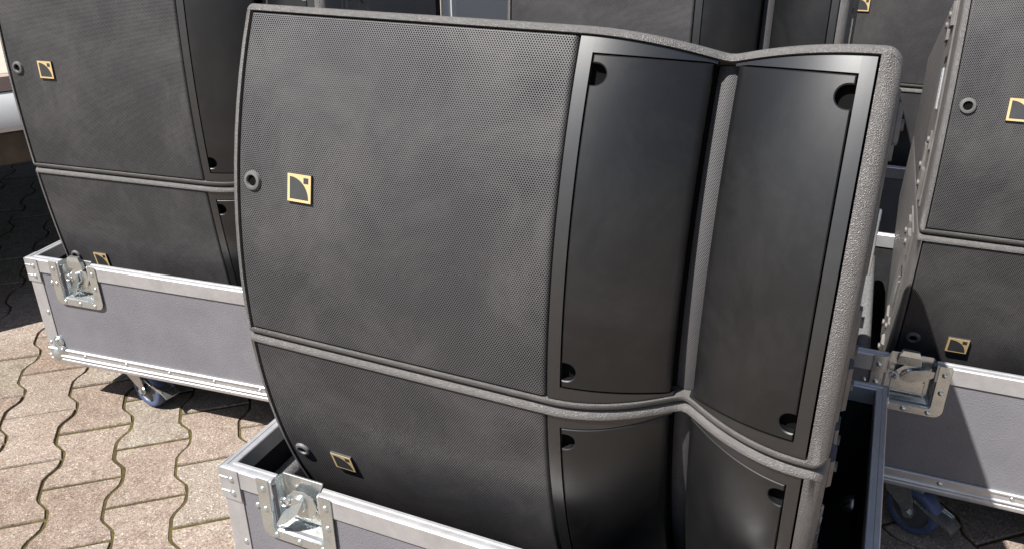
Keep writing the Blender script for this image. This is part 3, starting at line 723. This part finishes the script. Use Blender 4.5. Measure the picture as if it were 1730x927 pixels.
hook_me = MB().add([(-.020, -.009, -.014), (.020, -.009, -.014), (.020, 0, -.014), (-.020, 0, -.014), (-.018, -.0095, .004), (.018, -.0095, .004), (.018, 0, .002), (-.018, 0, .002), (-.013, -.0072, .0135), (.013, -.0072, .0135), (.013, 0, .0135), (-.013, 0, .0135)],
    [(3, 2, 1, 0), (8, 9, 10, 11)] + [[r+a, r+(a+1) % 4, r+4+(a+1) % 4, r+4+a] for r in (0, 4) for a in range(4)]).mesh('latch_hook', 'zinc', 15)
def place_case(first, x, y, yaw, label, R, phib, sx, sy, sdz, pad, wings, hook, cpos=None):
    t = case0 if first else copy_tree(case0)
    t['label'] = label; t['group'] = 'open flight cases carrying speaker stacks'
    t.matrix_world = Matrix.Translation((x, y, 0)) @ Matrix.Rotation(yaw, 4, 'Z')
    if cpos:
        ca = min([c for c in t.children if c.name.split('.')[0] == 'caster'], key=lambda o: (o.location.y > .3, o.location.x))
        ca.location = (cpos[0], cpos[1], 0); ca.rotation_euler = (0, 0, R_(cpos[2]))
    lat = sorted([c for c in t.children if c.name.split('.')[0] == 'latch'], key=lambda o: min(v.co.x for v in o.data.vertices))
    for la, lx in zip(lat, LX):
        w_ = link('latch_wing', wing_me, la, (lx-.002, .0035, .346)); w_.rotation_euler = wings
        if hook:
            h_ = link('latch_hook', hook_me, la, (lx-.004, .0165, CT-.002)); h_.rotation_euler = (math.radians(4), 0, 0)
    # foam cradle under the sloping underside of the lower speaker (stack offset sx, sy within the case)
    ph = phib - H/R
    Cy, Cz = sy + R*math.cos(phib), GZ+sdz - R*math.sin(phib)
    def und(yy):           # height of the underside plane at depth yy
        return Cz - (Cy-yy)*math.tan(-ph)
    y0 = Cy - R*math.cos(ph) + .012; y1 = CD-.03
    z0 = CB+.0132
    poly = [(y0, z0), (y1, z0), (y1, und(y1)-.0015), (y0, und(y0)-.0015)]
    link('foam_cradle', MB().prism(poly, lambda y_, z_, x_: Vector((x_, y_, z_)), .10, CW-.10).mesh('foam_cradle', 'foam', 30), t)
    if pad:
        a0, a1, zt, ya, yb = pad; r = (a1-a0)/2
        poly = [(a0, z0), (a1, z0)] + [(a0+r+r*math.cos(pi*k/8), zt-r+r*math.sin(pi*k/8)) for k in range(9)]
        link('carpet_pad', MB().prism(poly, lambda x_, z_, y_: Vector((x_, y_, z_)), ya, yb).mesh('carpet_pad', 'carpet', 40), t)
    return t

# ------------------------------------------------------------------ set out the cases and stacks
RW, RF = 0.8338, 2.487
R_ = math.radians
# case: x, y, yaw / stack: x, y, dz, yaw, R, phib
sets = [
    ((-0.0537, -0.0353, 0.0), (0.0, 0.0, 0.0, -0.0139, RW, -0.0542), (0.018, 0.050, 0.322, .06, .53), (R_(58), R_(132), R_(20)), False,
     'nearest open flight case, its steel latch and left corner in the lower left foreground',
     ('loudspeaker', 'large curved black loudspeaker filling the middle of the picture, upper of the nearest stack'),
     ('loudspeaker', 'lower loudspeaker of the nearest stack, leaning back down into the front flight case')),
    ((-0.9538, 0.3769, 0.0929), (-0.9215, 0.4242, -0.0146, 0.1042, RF, -0.062), None, (R_(25), R_(115), 0), True,
     'sunlit grey flight case at the left standing on a blue wheeled caster',
     ('loudspeaker', 'upper loudspeaker of the left stack, cut off by the left picture edge'),
     ('loudspeaker', 'lower loudspeaker of the left stack, its badge half behind the case rim')),
    ((0.7396, 0.6585, 0.0160), (0.8320, 0.6860, 0.0088, 0.0240, RW, -0.0542), (0.036, 0.062, 0.350, .06, .53), (R_(6), R_(-20), 0), True,
     'flight case at the right crossed by a slanting shadow, braked caster below',
     ('loudspeaker', 'upper loudspeaker at the right edge with rigging rods on its visible side'),
     ('loudspeaker', 'lower loudspeaker at the right with a rounded black shadow across its badge')),
    ((-0.1450, 1.0560, 0.0), (-0.0915, 1.0946, 0.0, 0.0023, RF, -0.054), None, (R_(6), R_(10), 0), True,
     'flight case directly behind the nearest stack',
     ('loudspeaker', 'upper loudspeaker directly behind the nearest stack, seen above its top edge'),
     ('loudspeaker', 'lower loudspeaker of the stack directly behind the nearest one')),
    ((0.5000, 1.7700, 0.0), (0.5526, 1.8260, 0.0, 0.0, RF, -0.054), None, (R_(6), R_(10), 0), True,
     'flight case with dark shaded front in the gap behind the nearest stack',
     ('loudspeaker', 'farthest upper loudspeaker at the top right, badge cut by the picture edge'),
     ('loudspeaker', 'farthest lower loudspeaker, glimpsed in the gap right of the nearest stack')),
]
for i, (cs, sk, pad, wings, hook, lab, up, lo) in enumerate(sets):
    place_pair(*sk, up, lo)
for i, (cs, sk, pad, wings, hook, lab, up, lo) in list(enumerate(sets))[::-1]:
    first = False
    c, s = math.cos(cs[2]), math.sin(cs[2]); dx, dy = sk[0]-cs[0], sk[1]-cs[1]
    place_case(i == 0, *cs, lab, sk[4], sk[5], c*dx+s*dy, -s*dx+c*dy, sk[2], pad, wings, hook, {2: (.158, .048, -30)}.get(i))

# ------------------------------------------------------------------ trailer standing behind the left stack
tr = thing('trailer', 'low flatbed trailer with pale side rail behind the left stack, at the left picture edge', 'trailer')
tr.location = (-1.413, 0.557, 0.0); tr.rotation_euler = (0, 0, math.atan2(0.841, 0.541))
def tp(name, mb, mat, ang=30): return link(name, mb.mesh(name, mat, ang), tr)
tp('deck', MB().box(-3.0, 4.2, .030, 2.25, .660, .690, .002), 'deckw')
tp('deck_edge', MB().box(-3.0, 4.2, .004, .028, .648, .688, .003), 'truckp')
tp('side_rail', MB().prism([(0.0, .545), (-.012, .560), (-.012, .612), (.006, .645), (.10, .645), (.10, .545)], lambda y, z, x: Vector((x, y, z)), -3.0, 4.2), 'trucka')
tp('chassis_beam', MB().box(-2.9, 4.1, .012, .16, .455, .543, .006), 'truckb')
tp('chassis_beam', MB().box(-2.9, 4.1, 1.9, 2.2, .455, .658, .006), 'truckb')
tp('underfloor', MB().box(-2.9, 4.1, .17, 1.89, .50, .655), 'dark')
for x_ in (1.9, 2.75):
    for y_ in (.22, 2.0):
        Mx = Matrix.Translation((x_, y_, .24)) @ Matrix.Rotation(pi/2, 4, 'X')
        w_ = tp('wheel', MB().lathe([(.0001, -.05), (.12, -.05), (.13, -.08), (.20, -.09), (.23, -.08), (.24, -.05), (.24, .05), (.23, .08), (.20, .09), (.13, .08), (.12, .05), (.0001, .05)], 32, Mx), 'tyre', 40)
tp('box_panel', MB().box(1.445, 4.1, -.024, -.013, .50, 2.3, .002), 'truckw')
tp('box_panel', MB().box(.70, 4.1, 2.15, 2.18, .691, 2.3, .004), 'truckw')
tp('box_panel', MB().box(4.08, 4.11, .08, 2.14, .691, 2.29, .004), 'truckw')
tp('box_roof', MB().box(.69, 4.12, .03, 2.2, 2.302, 2.34, .006), 'truckw')
tp('panel_trim', MB().box(1.475, 1.495, -.031, -.0245, .50, 2.3, .002), 'trucka')
tp('dark_opening_sheet', MB().box(.70, 1.440, -.024, -.014, .50, 2.3, .003), 'dark')  # dark sheet painting in the shaded interior behind the box's open side
